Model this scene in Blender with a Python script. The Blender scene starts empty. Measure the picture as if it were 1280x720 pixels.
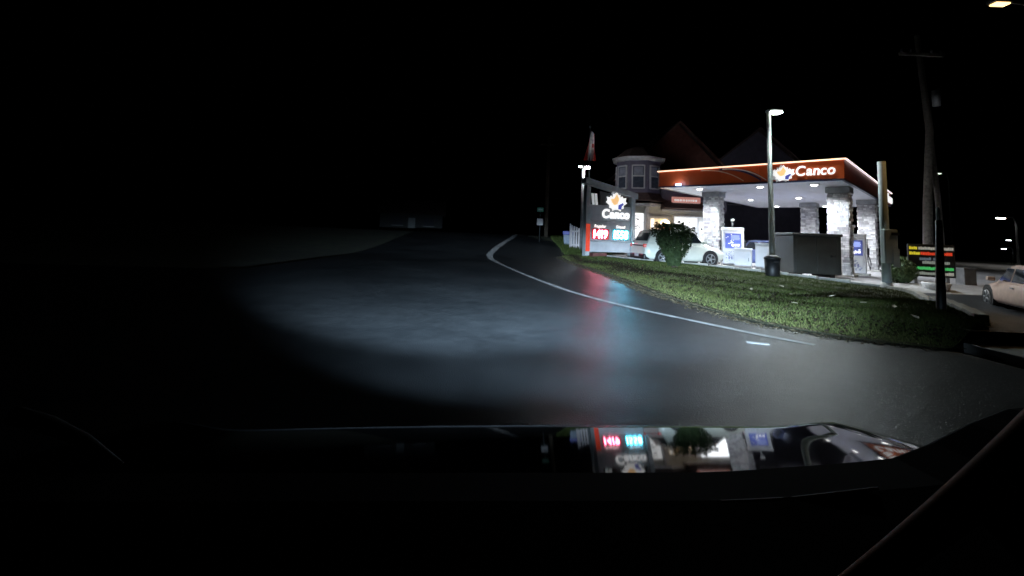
import bpy, bmesh, math, random
from mathutils import Vector, Matrix
random.seed(7)
R = math.radians
scene = bpy.context.scene
C = scene.collection

# ------------------------------------------------------------------ camera, sky, exposure
cam_d = bpy.data.cameras.new('dash_camera')
cam = bpy.data.objects.new('dash_camera', cam_d); C.objects.link(cam)
cam_d.sensor_width = 36.0
cam_d.lens = 36.0 * 572.0 / 1280.0
cam_d.shift_y = -0.09366
cam_d.clip_start = 0.02
cam_d.clip_end = 3000
CAM_Z = 1.4
right = Vector((0.99922904, -0.00344902, 0.03910802))
up = Vector((-0.03925982, -0.08778347, 0.99536563))
fwd = Vector((0.0, 0.99613361, 0.0878512))
m = Matrix((right, up, -fwd)).transposed().to_4x4()
m.translation = Vector((0, 0, CAM_Z))
cam.matrix_world = m
scene.camera = cam

world = bpy.data.worlds.new('World'); scene.world = world
world.use_nodes = True
wn = world.node_tree.nodes; wl = world.node_tree.links
sky = wn.new('ShaderNodeTexSky'); sky.sky_type = 'NISHITA'; sky.sun_disc = False
sky.sun_elevation = R(-6); sky.sun_rotation = R(200)
wl.new(sky.outputs['Color'], wn['Background'].inputs['Color'])
wn['Background'].inputs['Strength'].default_value = 0.004

vs = scene.view_settings
vs.view_transform = 'Standard'; vs.look = 'None'; vs.exposure = 0.0; vs.gamma = 1.0
vs.use_curve_mapping = False
scene.render.engine = 'CYCLES'
scene.cycles.use_denoising = True
scene.cycles.max_bounces = 6
scene.cycles.diffuse_bounces = 3
scene.cycles.glossy_bounces = 3
scene.cycles.transparent_max_bounces = 8
scene.cycles.sample_clamp_indirect = 4.0
scene.cycles.caustics_reflective = False
scene.cycles.caustics_refractive = False
scene.cycles.filter_width = 1.6

# ------------------------------------------------------------------ helpers
def sm(a, b, x):
    t = min(1.0, max(0.0, (x - a) / (b - a)))
    return t * t * (3 - 2 * t)

def hill(x, y):            # the road climbs past the station
    return 1.25 * sm(22, 42, y) * (1 - sm(4.5, 8, x))

def lotz(x, y):            # the forecourt falls gently to the right and dips at its exit
    return .28 * (1 - sm(7, 14, x)) - .42 * sm(9.5, 13, x) * (1 - sm(13.5, 17, y)) * sm(7.5, 10.5, y)

MATS = {}
def mat(name, col, rough=.6, metal=0.0, var=.25, scale=6.0, bump=0.0, bscale=30.0, emit=None, estr=0.0,
        coat=0.0, spec=.5, col2=None):
    if name in MATS: return MATS[name]
    ma = bpy.data.materials.new(name); ma.use_nodes = True
    nt = ma.node_tree; b = nt.nodes['Principled BSDF']
    b.inputs['Roughness'].default_value = rough
    b.inputs['Metallic'].default_value = metal
    b.inputs['Specular IOR Level'].default_value = spec
    b.inputs['Coat Weight'].default_value = coat
    b.inputs['Coat Roughness'].default_value = .05
    tc = nt.nodes.new('ShaderNodeTexCoord')
    n = nt.nodes.new('ShaderNodeTexNoise'); n.inputs['Scale'].default_value = scale; n.inputs['Detail'].default_value = 6
    nt.links.new(tc.outputs['Object'], n.inputs['Vector'])
    r = nt.nodes.new('ShaderNodeValToRGB')
    c2 = col2 or tuple(c * (1 - var) for c in col)
    c1 = col if col2 else tuple(min(1, c * (1 + var * .4)) for c in col)
    r.color_ramp.elements[0].position = .3; r.color_ramp.elements[0].color = (*c2, 1)
    r.color_ramp.elements[1].position = .7; r.color_ramp.elements[1].color = (*c1, 1)
    nt.links.new(n.outputs['Fac'], r.inputs['Fac'])
    nt.links.new(r.outputs['Color'], b.inputs['Base Color'])
    if bump:
        bn = nt.nodes.new('ShaderNodeTexNoise'); bn.inputs['Scale'].default_value = bscale; bn.inputs['Detail'].default_value = 5
        nt.links.new(tc.outputs['Object'], bn.inputs['Vector'])
        bp = nt.nodes.new('ShaderNodeBump'); bp.inputs['Strength'].default_value = bump; bp.inputs['Distance'].default_value = .02
        nt.links.new(bn.outputs['Fac'], bp.inputs['Height'])
        nt.links.new(bp.outputs['Normal'], b.inputs['Normal'])
    if emit:
        b.inputs['Emission Color'].default_value = (*emit, 1)
        b.inputs['Emission Strength'].default_value = estr
    MATS[name] = ma
    return ma

class MB:
    """collects simple shapes into one mesh"""
    def __init__(self): self.bm = bmesh.new()
    def box(self, x0, x1, y0, y1, z0, z1, bev=0.0, mx=None):
        t = bmesh.new()
        bmesh.ops.create_cube(t, size=1)
        for v in t.verts:
            v.co = Vector(((x0 + x1) / 2 + v.co.x * (x1 - x0), (y0 + y1) / 2 + v.co.y * (y1 - y0), (z0 + z1) / 2 + v.co.z * (z1 - z0)))
        if bev:
            bmesh.ops.bevel(t, geom=t.edges[:], offset=bev, segments=2, affect='EDGES', profile=.5)
        self._merge(t, mx); return self
    def _merge(self, t, mx=None):
        vm = {}
        for v in t.verts:
            vm[v] = self.bm.verts.new(mx @ v.co if mx else v.co)
        for f in t.faces:
            try:
                nf = self.bm.faces.new([vm[v] for v in f.verts]); nf.smooth = f.smooth
            except ValueError: pass
        t.free()
    def tube(self, pts, rad, n=10, caps=True, smooth=True):
        pts = [Vector(p) for p in pts]
        if not hasattr(rad, '__len__'): rad = [rad] * len(pts)
        rings = []
        prev = None
        for i, p in enumerate(pts):
            d = (pts[min(i + 1, len(pts) - 1)] - pts[max(i - 1, 0)]).normalized()
            a = prev if prev else (Vector((1, 0, 0)) if abs(d.x) < .9 else Vector((0, 1, 0)))
            s = (a - d * a.dot(d)).normalized(); t = d.cross(s); prev = s
            rings.append([self.bm.verts.new(p + (s * math.cos(k * 2 * math.pi / n) + t * math.sin(k * 2 * math.pi / n)) * rad[i]) for k in range(n)])
        for i in range(len(rings) - 1):
            for k in range(n):
                f = self.bm.faces.new((rings[i][k], rings[i][(k + 1) % n], rings[i + 1][(k + 1) % n], rings[i + 1][k])); f.smooth = smooth
        if caps:
            self.bm.faces.new(rings[0][::-1]); self.bm.faces.new(rings[-1])
        return self
    def loft(self, rings, closed=True, caps=True, smooth=False):
        vr = [[self.bm.verts.new(p) for p in r] for r in rings]
        n = len(vr[0])
        for i in range(len(vr) - 1):
            for k in range(n if closed else n - 1):
                f = self.bm.faces.new((vr[i][k], vr[i][(k + 1) % n], vr[i + 1][(k + 1) % n], vr[i + 1][k])); f.smooth = smooth
        if caps and closed:
            self.bm.faces.new(vr[0][::-1]); self.bm.faces.new(vr[-1])
        return self
    def prism(self, poly, d0, d1, axis='y'):
        """poly in (x,z) pulled along y, or (y,z) along x, or (x,y) along z"""
        def P(a, b, d): return (a, d, b) if axis == 'y' else ((d, a, b) if axis == 'x' else (a, b, d))
        A = [self.bm.verts.new(P(a, b, d0)) for a, b in poly]
        B = [self.bm.verts.new(P(a, b, d1)) for a, b in poly]
        n = len(poly)
        self.bm.faces.new(A); self.bm.faces.new(B[::-1])
        for k in range(n):
            self.bm.faces.new((A[k], B[k], B[(k + 1) % n], A[(k + 1) % n]))
        return self
    def face(self, pts):
        self.bm.faces.new([self.bm.verts.new(p) for p in pts]); return self
    def disc(self, c, r, ax, n=16):
        q = Vector(ax).to_track_quat('Z', 'Y')
        self.bm.faces.new([self.bm.verts.new(Vector(c) + q @ Vector((r * math.cos(k * 2 * math.pi / n), r * math.sin(k * 2 * math.pi / n), 0))) for k in range(n)])
        return self
    def build(self, name, material, parent=None, loc=None, rz=0.0, normals=True):
        if normals: bmesh.ops.recalc_face_normals(self.bm, faces=self.bm.faces[:])
        me = bpy.data.meshes.new(name); self.bm.to_mesh(me); self.bm.free()
        if material: me.materials.append(material)
        return link(name, me, parent, loc, rz)

def link(name, me, parent=None, loc=None, rz=0.0):
    o = bpy.data.objects.new(name, me); C.objects.link(o)
    if parent: o.parent = parent
    if loc is not None: o.location = loc
    if rz: o.rotation_euler[2] = rz
    return o

def thing(name, label, cat, loc=(0, 0, 0), rz=0.0, group=None):
    o = bpy.data.objects.new(name, None); C.objects.link(o)
    o.empty_display_size = .2
    o.location = loc; o.rotation_euler = (0, 0, rz)
    return tag(o, label, cat, group)

def tag(o, label=None, cat=None, group=None, kind=None):
    if label: o['label'] = label
    if cat: o['category'] = cat
    if group: o['group'] = group
    if kind: o['kind'] = kind
    return o

def lamp(name, kind, energy, color, loc, parent=None, target=None, **kw):
    d = bpy.data.lights.new(name, kind); d.energy = energy; d.color = color
    for k, v in kw.items(): setattr(d, k, v)
    o = bpy.data.objects.new(name, d); C.objects.link(o)
    o.location = loc
    if parent: o.parent = parent
    if target is not None:
        o.rotation_euler = (Vector(target) - Vector(loc)).to_track_quat('-Z', 'Y').to_euler()
    return o

def glyph(ch, size, depth=.03, bold=.02, shear=0.0):
    cu = bpy.data.curves.new('glyph', 'FONT'); cu.body = ch; cu.size = size
    cu.extrude = depth / 2; cu.offset = bold; cu.shear = shear; cu.resolution_u = 4
    t = bpy.data.objects.new('glyph', cu); C.objects.link(t)
    bpy.context.view_layer.update()
    me = bpy.data.meshes.new_from_object(t.evaluated_get(bpy.context.evaluated_depsgraph_get()))
    bpy.data.objects.remove(t); bpy.data.curves.remove(cu)
    for v in me.vertices:          # stand it up, facing -y
        x, y, z = v.co; v.co = (x, -z, y)
    xs = [v.co.x for v in me.vertices]; x0, x1 = min(xs), max(xs)
    for v in me.vertices: v.co.x -= x0
    return me, x1 - x0

def word(text, parent, name, x, y, z, width, height, material, bold=.02, shear=.15, rz=0.0, gap=.04, depth=.03):
    """one mesh per character, fitted to width x cap height, from (x,y,z) along the local heading rz"""
    gl = [glyph(c, 1.0, depth, bold, shear) for c in text]
    total = sum(w for _, w in gl) + gap * (len(gl) - 1)
    sx = width / total; sz = height / .72
    cur = 0.0
    for me, w in gl:
        for v in me.vertices:
            v.co.x *= sx; v.co.z *= sz
        me.materials.clear(); me.materials.append(material)
        o = link(name, me, parent, (x + math.cos(rz) * cur * sx, y + math.sin(rz) * cur * sx, z), rz)
        cur += w + gap

def tri_soup(name, tris, material, parent=None):
    vv = []; ff = []
    for t in tris:
        k = len(vv); vv.extend(t); ff.append(tuple(range(k, k + len(t))))
    me = bpy.data.meshes.new(name); me.from_pydata(vv, [], ff); me.update()
    if material: me.materials.append(material)
    return link(name, me, parent)

# ------------------------------------------------------------------ materials
concrete = mat('concrete', (.36, .36, .36), .75, var=.3, scale=1.2, bump=.2)
kerbmat = mat('kerb_concrete', (.45, .44, .41), .8, var=.35, scale=3, bump=.3)
white = mat('white_paint', (.75, .75, .76), .45, var=.12, scale=3)
offwhite = mat('offwhite_panel', (.75, .76, .8), .5, var=.15, scale=2)
grey = mat('grey_metal', (.28, .29, .30), .45, .3, var=.3, scale=4)
greywood = mat('grey_wood', (.17, .155, .13), .85, var=.45, scale=7, bump=.4)
darkmetal = mat('dark_metal', (.045, .05, .05), .5, .2, var=.4, scale=3)
black = mat('black_plastic', (.012, .012, .013), .5, var=.3)
rubber = mat('rubber', (.015, .015, .015), .8)
blue = mat('blue_panel', (.04, .07, .35), .4, var=.2)
redpaint = mat('red_paint', (.5, .035, .02), .45, var=.25)
glass = mat('dark_glass', (.015, .02, .025), .06, spec=.8)
stonem = mat('column_stone', (.60, .59, .60), .8, var=.55, scale=2.3, bump=.5, bscale=14)
mortar = mat('mortar', (.30, .30, .30), .9)
bark = mat('bark', (.06, .045, .03), .9, var=.4)

# wet asphalt
def asphalt_mat():
    ma = bpy.data.materials.new('wet_asphalt'); ma.use_nodes = True
    nt = ma.node_tree; b = nt.nodes['Principled BSDF']; L = nt.links.new
    tc = nt.nodes.new('ShaderNodeTexCoord')
    big = nt.nodes.new('ShaderNodeTexNoise'); big.inputs['Scale'].default_value = .35; big.inputs['Detail'].default_value = 5
    L(tc.outputs['Object'], big.inputs['Vector'])
    fine = nt.nodes.new('ShaderNodeTexNoise'); fine.inputs['Scale'].default_value = 70; fine.inputs['Detail'].default_value = 3
    L(tc.outputs['Object'], fine.inputs['Vector'])
    mid = nt.nodes.new('ShaderNodeTexNoise'); mid.inputs['Scale'].default_value = 2.6; mid.inputs['Detail'].default_value = 8; mid.inputs['Roughness'].default_value = .7
    L(tc.outputs['Object'], mid.inputs['Vector'])
    vor = nt.nodes.new('ShaderNodeTexVoronoi'); vor.feature = 'DISTANCE_TO_EDGE'; vor.inputs['Scale'].default_value = .45; vor.inputs['Randomness'].default_value = 1
    wob = nt.nodes.new('ShaderNodeVectorMath'); wob.operation = 'ADD'
    L(tc.outputs['Object'], wob.inputs[0]); L(mid.outputs['Color'], wob.inputs[1]); L(wob.outputs[0], vor.inputs['Vector'])
    crk = nt.nodes.new('ShaderNodeMapRange'); crk.inputs['From Min'].default_value = .002; crk.inputs['From Max'].default_value = .011
    crk.inputs['To Min'].default_value = .62; crk.inputs['To Max'].default_value = 1.0
    L(vor.outputs['Distance'], crk.inputs['Value'])
    cr = nt.nodes.new('ShaderNodeValToRGB')
    cr.color_ramp.elements[0].position = .35; cr.color_ramp.elements[0].color = (.026, .030, .034, 1)
    cr.color_ramp.elements[1].position = .68; cr.color_ramp.elements[1].color = (.062, .068, .074, 1)
    sumn = nt.nodes.new('ShaderNodeMath'); sumn.operation = 'MULTIPLY_ADD'; sumn.inputs[1].default_value = .55
    hlf = nt.nodes.new('ShaderNodeMath'); hlf.operation = 'MULTIPLY'; hlf.inputs[1].default_value = .45
    L(mid.outputs['Fac'], hlf.inputs[0]); L(big.outputs['Fac'], sumn.inputs[0]); L(hlf.outputs[0], sumn.inputs[2])
    L(sumn.outputs[0], cr.inputs['Fac'])
    mx = nt.nodes.new('ShaderNodeMixRGB'); mx.blend_type = 'MULTIPLY'; mx.inputs[0].default_value = .5
    L(cr.outputs['Color'], mx.inputs[1]); L(fine.outputs['Fac'], mx.inputs[2])
    mc = nt.nodes.new('ShaderNodeMixRGB'); mc.blend_type = 'MULTIPLY'; mc.inputs[0].default_value = 1
    L(mx.outputs[0], mc.inputs[1]); L(crk.outputs[0], mc.inputs[2])
    L(mc.outputs[0], b.inputs['Base Color'])
    rr = nt.nodes.new('ShaderNodeMapRange'); rr.inputs['From Min'].default_value = .3; rr.inputs['From Max'].default_value = .7
    rr.inputs['To Min'].default_value = .27; rr.inputs['To Max'].default_value = .42
    L(sumn.outputs[0], rr.inputs['Value']); L(rr.outputs[0], b.inputs['Roughness'])
    bp = nt.nodes.new('ShaderNodeBump'); bp.inputs['Strength'].default_value = .55; bp.inputs['Distance'].default_value = .011
    L(fine.outputs['Fac'], bp.inputs['Height']); L(bp.outputs['Normal'], b.inputs['Normal'])
    return ma
asphalt = asphalt_mat()

# ------------------------------------------------------------------ ground, road, verge, forecourt
def grid(name, rows, material, kind='structure'):
    me = bpy.data.meshes.new(name)
    n = len(rows[0]); vv = [p for r in rows for p in r]
    ff = [(i * n + k, i * n + k + 1, (i + 1) * n + k + 1, (i + 1) * n + k) for i in range(len(rows) - 1) for k in range(n - 1)]
    me.from_pydata(vv, [], ff); me.update()
    for p in me.polygons: p.use_smooth = True
    me.materials.append(material)
    return tag(link(name, me), kind=kind)

soil = mat('soil_and_turf', (.05, .065, .022), .95, col2=(.022, .020, .012), scale=1.3, bump=.8, bscale=9)
xs = [-900, -300, -120, -60, -30, -15, -8] + [i * .75 for i in range(-8, 40)] + [32, 40, 60, 120, 300, 900]
ys = [-300, -60, -20, -8] + [i * .75 for i in range(-6, 66)] + [55, 65, 80, 110, 160, 300, 900]
grid('ground', [[(x, y, hill(x, y) + min(0, lotz(x, y) if x > 8 else 0) * 1.1 - .06) for x in xs] for y in ys], soil)

EDGE = [(2.85, 26), (3.05, 23.7), (3.3, 20.4), (3.51, 16.4), (3.59, 13.5), (3.71, 11.05), (4.06, 8.9), (4.38, 7.83), (4.89, 7.2), (5.42, 6.8), (6.2, 6.55)]
LOT = [(4.3, 26.2), (4.75, 24.6), (5.3, 23), (6.1, 21.6), (7.5, 20.3), (9.2, 19.6), (10.6, 18.6), (11.5, 17.3), (12.75, 16.2), (12.6, 14.4), (10.6, 11.6), (8.7, 9), (7.4, 7.2), (7.0, 6.72)]
def poly_at(P, t):
    d = [0]
    for a, b in zip(P, P[1:]): d.append(d[-1] + math.dist(a, b))
    s = t * d[-1]
    for i in range(len(P) - 1):
        if s <= d[i + 1] + 1e-9:
            k = (s - d[i]) / (d[i + 1] - d[i])
            return (P[i][0] + (P[i + 1][0] - P[i][0]) * k, P[i][1] + (P[i + 1][1] - P[i][1]) * k)
    return P[-1]
def smooth_poly(P, n=80):
    q = [poly_at(P, i / (n - 1)) for i in range(n)]
    for _ in range(3):
        q = [q[0]] + [((a[0] + b[0] * 2 + c[0]) / 4, (a[1] + b[1] * 2 + c[1]) / 4) for a, b, c in zip(q, q[1:], q[2:])] + [q[-1]]
    return q
EDGE_S = smooth_poly(EDGE); LOT_S = smooth_poly(LOT)

# road: rows of constant y
def xmax(y):
    if y < 4.95: return 70
    if y < 6.55: return 6.25
    for a, b in zip(EDGE_S, EDGE_S[1:]):
        if b[1] <= y <= a[1]:
            k = (y - a[1]) / (b[1] - a[1]); return a[0] + (b[0] - a[0]) * k + .12
    if y < 33: return 2.9 + (y - 26) * .12
    return max(1.2, 3.75 - (y - 33) * .5) + .0 if y < 38 else 1.3 + (y - 38) * .06
rows = []
yy = [-40, -15, -5, 0, 2, 3, 4, 4.9, 4.96, 5.5, 6.5, 6.56, 6.62, 6.7, 6.8, 6.9, 7.0, 7.2, 7.4, 7.6, 7.8] + [8 + i * .5 for i in range(104)] + [62, 70, 85, 110]
for y in yy:
    x1 = xmax(y); x0 = -7.5 if y > 9 else -60
    if y <= 9: x0 = -60
    elif y < 14: x0 = -60 + 52 * sm(9, 14, y)
    else: x0 = -8
    xl = [x0 + (x1 - x0) * k / 22 for k in range(23)]
    rows.append([(x, y, hill(x, y) + (-2.2 * sm(55, 110, y))) for x in xl])
grid('road', rows, asphalt)

# painted edge line, worn
line_mat = mat('road_paint', (.72, .73, .74), .55, col2=(.34, .35, .36), scale=3.2, bump=.2)
LINE = [(4.3, 6.52), (4.09, 6.71), (3.69, 7.27), (3.5, 7.6), (3.06, 8.27), (2.36, 9.42), (1.63, 11.15), (1.03, 13.4), (.39, 16.27), (-.4, 20.32), (-.98, 23.78), (-1.13, 25.9), (-.88, 29.3), (-.32, 33.12), (.14, 35.9), (.49, 39.8), (1.0, 46)]
LS = smooth_poly(LINE, 120)
LA = []; LB = []
for i, p in enumerate(LS):
    a = LS[max(0, i - 1)]; b = LS[min(len(LS) - 1, i + 1)]
    d = Vector((b[0] - a[0], b[1] - a[1])).normalized(); n = Vector((-d.y, d.x))
    w = .07 + .11 * sm(18, 27, p[1])
    w *= 1 + random.uniform(-.12, .12)
    for lst, s in ((LA, 1), (LB, -1)):
        x = p[0] + n.x * w * s; y = p[1] + n.y * w * s
        lst.append((x, y, hill(x, y) + .008))
grid('edge_line', [LA, LB], line_mat)
# short worn dash beside the corner
mb = MB()
mb.box(-.28, .0, -.055, .05, .006, .009)
tag(mb.build('painted_dash', line_mat, None, (3.62, 6.45, 0), R(-18)), kind='structure')

# verge between road and forecourt
NV = 18
rows = []
def verge_pt(i, v):
    a = EDGE_S[i]; b = LOT_S[i]
    x = a[0] + (b[0] - a[0]) * v; y = a[1] + (b[1] - a[1]) * v
    za = hill(*a) + .02; zb = max(lotz(*b), hill(*b)) + .03
    z = za + (zb - za) * sm(0, .8, v) + .05 * math.sin(math.pi * v) + .02 * math.sin(x * 3.1 + y * 1.7) * math.sin(math.pi * v)
    return (x, y, z)
for k in range(NV + 1):
    rows.append([verge_pt(i, k / NV) for i in range(80)])
def verge_mat():
    ma = bpy.data.materials.new('verge_turf'); ma.use_nodes = True
    nt = ma.node_tree; b = nt.nodes['Principled BSDF']; L = nt.links.new
    b.inputs['Roughness'].default_value = .95
    tc = nt.nodes.new('ShaderNodeTexCoord')
    n = nt.nodes.new('ShaderNodeTexNoise'); n.inputs['Scale'].default_value = 1.6; n.inputs['Detail'].default_value = 7
    L(tc.outputs['Object'], n.inputs['Vector'])
    r = nt.nodes.new('ShaderNodeValToRGB')
    r.color_ramp.elements[0].position = .32; r.color_ramp.elements[0].color = (.042, .046, .02, 1)
    r.color_ramp.elements[1].position = .62; r.color_ramp.elements[1].color = (.065, .075, .028, 1)
    L(n.outputs['Fac'], r.inputs['Fac']); L(r.outputs['Color'], b.inputs['Base Color'])
    return ma
grid('verge', rows, verge_mat())

# forecourt: concrete sheet under the canopy and out to the side street
rows = []
def lot_xmin(y):
    c = []
    for a, b in zip(LOT_S, LOT_S[1:]):
        lo, hi = sorted((a[1], b[1]))
        if lo <= y <= hi and hi > lo:
            c.append(a[0] + (b[0] - a[0]) * (y - a[1]) / (b[1] - a[1]))
    if c: return max(c)
    return 7.0 if y < 7 else 4.3 + (y - 26.2) * .9
yl = [15.84 + i * .35 for i in range(30)] + [26.2, 27, 28, 29, 30, 32, 35, 40, 48, 60]
for y in yl:
    x0 = lot_xmin(y)
    rows.append([(x, y, max(lotz(x, y), hill(x, y) - .15) if y > 25 else lotz(x, y)) for x in [x0 + (55 - x0) * (k / 40) ** 1.8 for k in range(41)]])
forecourt = mat('forecourt_concrete', (.46, .46, .46), .6, col2=(.30, .30, .31), scale=.8, bump=.25, bscale=40)
grid('forecourt', rows, forecourt)
rows = []
for y in [6.53] + [6.74 + i * .35 for i in range(27)]:
    x0 = lot_xmin(y) - (.5 if y < 7.2 else 0)
    rows.append([(x, y, lotz(x, y)) for x in [x0 + (55 - x0) * (k / 40) ** 1.8 for k in range(41)]])
grid('side_road', rows, asphalt)

# kerb stones along the forecourt, laid one by one
kb = tag(bpy.data.objects.new('kerb', None), kind='structure'); C.objects.link(kb)
stone = MB().box(-.5, .5, -.09, .09, -.12, .1, .02)
bmesh.ops.recalc_face_normals(stone.bm, faces=stone.bm.faces[:])
kme = bpy.data.meshes.new('kerb_stone'); stone.bm.to_mesh(kme); stone.bm.free(); kme.materials.append(kerbmat)
acc = [0]
for a, b in zip(LOT_S, LOT_S[1:]): acc.append(acc[-1] + math.dist(a, b))
s = .5
while s < acc[-1] * .98:
    p = poly_at(LOT_S, (s - .45) / acc[-1]); q = poly_at(LOT_S, (s + .45) / acc[-1])
    x, y = (p[0] + q[0]) / 2, (p[1] + q[1]) / 2
    o = link('kerb_stone', kme, kb, (x, y, max(lotz(x, y), hill(x, y)) + .03), math.atan2(q[1] - p[1], q[0] - p[0]))
    o.rotation_euler[0] = random.uniform(-.03, .03); o.scale.x = math.dist(p, q) * 1.08
    s += 1.0

# corner pavement slabs
sw = tag(bpy.data.objects.new('pavement', None), kind='structure'); C.objects.link(sw)
slab = MB().box(-.735, .735, -.74, .74, -.15, .12, .015)
slab.build('pavement_slab', kerbmat, sw, (7.1, 5.78, 0))
sme = bpy.data.objects['pavement_slab'].data
for k in range(1, 14):
    o = link('pavement_slab', sme, sw, (7.1 + k * 1.49, 5.78, random.uniform(-.006, .006)))

# ------------------------------------------------------------------ grass, dark flakes
def scatter_verge(n, vlo, vhi):
    out = []
    for _ in range(n):
        i = random.uniform(0, 78.99); v = random.uniform(vlo, vhi)
        k = int(i); f = i - k
        a = Vector(verge_pt(k, v)); b = Vector(verge_pt(k + 1, v))
        out.append((a.lerp(b, f), k, v))
    return out
def dark_band(p, v):  # sparse grass and dense dark flakes low on the bank
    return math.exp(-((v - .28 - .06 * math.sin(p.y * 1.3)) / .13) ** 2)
gt = [[], []]
for p, k, v in scatter_verge(160000, .03, .97):
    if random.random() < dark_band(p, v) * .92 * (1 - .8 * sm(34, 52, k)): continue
    edge = 1 - .5 * math.exp(-(v / .12) ** 2)
    h = random.uniform(.02, .065) * edge
    a = random.uniform(0, 6.283); w = random.uniform(.003, .007)
    lean = Vector((random.gauss(0, .4), random.gauss(0, .4), 0)) * h
    d = Vector((math.cos(a), math.sin(a), 0)) * w
    gt[0 if random.random() < .30 + .5 * sm(.05, .4, v) else 1].append((p - d, p + d, p + lean + Vector((0, 0, h))))
for _ in range(9000):       # bank beyond the price board
    x = random.uniform(3.3, 6.5); y = random.uniform(26.2, 38)
    p = Vector((x, y, hill(x, y) - .06)); h = random.uniform(.1, .3); a = random.uniform(0, 6.28); w = .02
    d = Vector((math.cos(a), math.sin(a), 0)) * w
    gt[0].append((p - d, p + d, p + Vector((random.gauss(0, .04), random.gauss(0, .04), h))))
grassm = mat('grass_blades', (.078, .105, .030), .9, col2=(.055, .075, .022), scale=1.5, spec=.1)
drym = mat('dry_grass', (.15, .15, .06), .9, col2=(.09, .11, .03), scale=2, spec=.1)
tag(tri_soup('grass', gt[0], grassm), 'short green grass covering the bank between road and forecourt', 'grass', kind='stuff')
tag(tri_soup('dry_grass', gt[1], drym), 'yellowed grass blades mixed into the bank', 'grass', kind='stuff')
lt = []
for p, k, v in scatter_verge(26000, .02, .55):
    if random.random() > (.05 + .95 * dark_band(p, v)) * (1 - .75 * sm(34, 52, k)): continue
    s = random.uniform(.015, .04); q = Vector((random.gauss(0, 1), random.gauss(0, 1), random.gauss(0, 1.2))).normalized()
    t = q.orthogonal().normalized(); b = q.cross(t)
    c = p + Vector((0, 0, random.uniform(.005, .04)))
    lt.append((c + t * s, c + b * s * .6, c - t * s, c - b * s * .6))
tag(tri_soup('dark_flakes', lt, mat('dark_brown_flake', (.030, .022, .013), .9, col2=(.012, .010, .007), scale=9, spec=.1)), 'small dark flakes strewn along the lower bank', 'leaves', kind='stuff')
gv = []
for _ in range(5000):           # grit and bits washed onto the road edge
    i = random.uniform(0, 78.9); k = int(i); a = EDGE_S[k]; b = EDGE_S[k + 1]; f = i - k
    off = random.gauss(-.05, .16)
    x = a[0] + (b[0] - a[0]) * f + off * .8; y = a[1] + (b[1] - a[1]) * f - abs(off) * .3
    s_ = random.uniform(.008, .03); z = hill(x, y) + .01 + (.03 if off > 0 else 0)
    an = random.uniform(0, 6.28); c_ = math.cos(an) * s_; d_ = math.sin(an) * s_
    gv.append(((x + c_, y + d_, z), (x - d_, y + c_, z + s_ * .6), (x - c_, y - d_, z), (x + d_, y - c_, z + s_ * .4)))
tag(tri_soup('edge_grit', gv, mat('edge_grit', (.16, .13, .08), .9, col2=(.05, .045, .03), scale=11, spec=.1)), 'grit and torn leaves strewn along the road edge', 'grit', kind='stuff')
fallen = mat('pale_leaf', (.5, .44, .3), .5, var=.2)
for k, (i, v) in enumerate([(62, .55), (58, .45), (68, .55), (66, .3), (54, .35), (71, .6), (50, .5), (75, .45)]):
    p = Vector(verge_pt(i, v))
    mb = MB()
    mb.loft([[(-.1, 0, 0), (-.04, .035, .015), (.1, 0, .03), (-.04, -.035, .015)], [(-.1, 0, .008), (-.04, .035, .023), (.1, 0, .038), (-.04, -.035, .023)]])
    tag(mb.build('fallen_leaf', fallen, None, p + Vector((0, 0, .07)), random.uniform(0, 6)), 'pale fallen leaf lying on the dark grass bank', 'leaf', 'pale leaves scattered on the bank')

# ------------------------------------------------------------------ petrol canopy
can = thing('fuel_canopy', 'orange fuel station canopy with lit Canco lettering on four stone columns', 'canopy', (7.7746, 24.0917, 0), R(-44.8))
CW, CD, ZB, ZT = 8.042, 16.17, 4.056, 4.923
soffitm = mat('soffit_panels', (.62, .62, .68), .5, var=.06, scale=.7)
MB().box(.12, CW - .12, .12, CD - .12, ZB + .05, ZT - .1).build('roof_deck', darkmetal, can)
for i in range(8):
    MB().box(.12 + i * (CW - .24) / 8 + .006, .12 + (i + 1) * (CW - .24) / 8 - .006, .12, CD - .12, ZB + .005, ZB + .045).build('soffit_panel', soffitm, can)
def fascia_mat():
    ma = bpy.data.materials.new('fascia_orange'); ma.use_nodes = True
    nt = ma.node_tree; b = nt.nodes['Principled BSDF']; L = nt.links.new
    tc = nt.nodes.new('ShaderNodeTexCoord')
    n = nt.nodes.new('ShaderNodeTexNoise'); n.inputs['Scale'].default_value = 1.2; n.inputs['Detail'].default_value = 5
    L(tc.outputs['Object'], n.inputs['Vector'])
    r = nt.nodes.new('ShaderNodeValToRGB')
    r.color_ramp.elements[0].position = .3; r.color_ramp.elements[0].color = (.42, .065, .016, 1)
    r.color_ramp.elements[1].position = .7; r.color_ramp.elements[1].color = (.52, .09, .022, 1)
    L(n.outputs['Fac'], r.inputs['Fac']); L(r.outputs['Color'], b.inputs['Base Color'])
    b.inputs['Roughness'].default_value = .38
    return ma
fasc = fascia_mat()
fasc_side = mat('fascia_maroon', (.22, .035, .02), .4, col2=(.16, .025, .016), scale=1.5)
navy = mat('navy_trim', (.015, .018, .05), .4)
led = mat('led_strip', (.9, .9, .9), .5, emit=(1, .62, .40), estr=1.9)
ledw = mat('led_strip_white', (.9, .9, .9), .5, emit=(1, .85, .85), estr=1.2)
fr = [('front', 0, CW, 0, .1), ('back', 0, CW, CD - .1, CD)]
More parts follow.
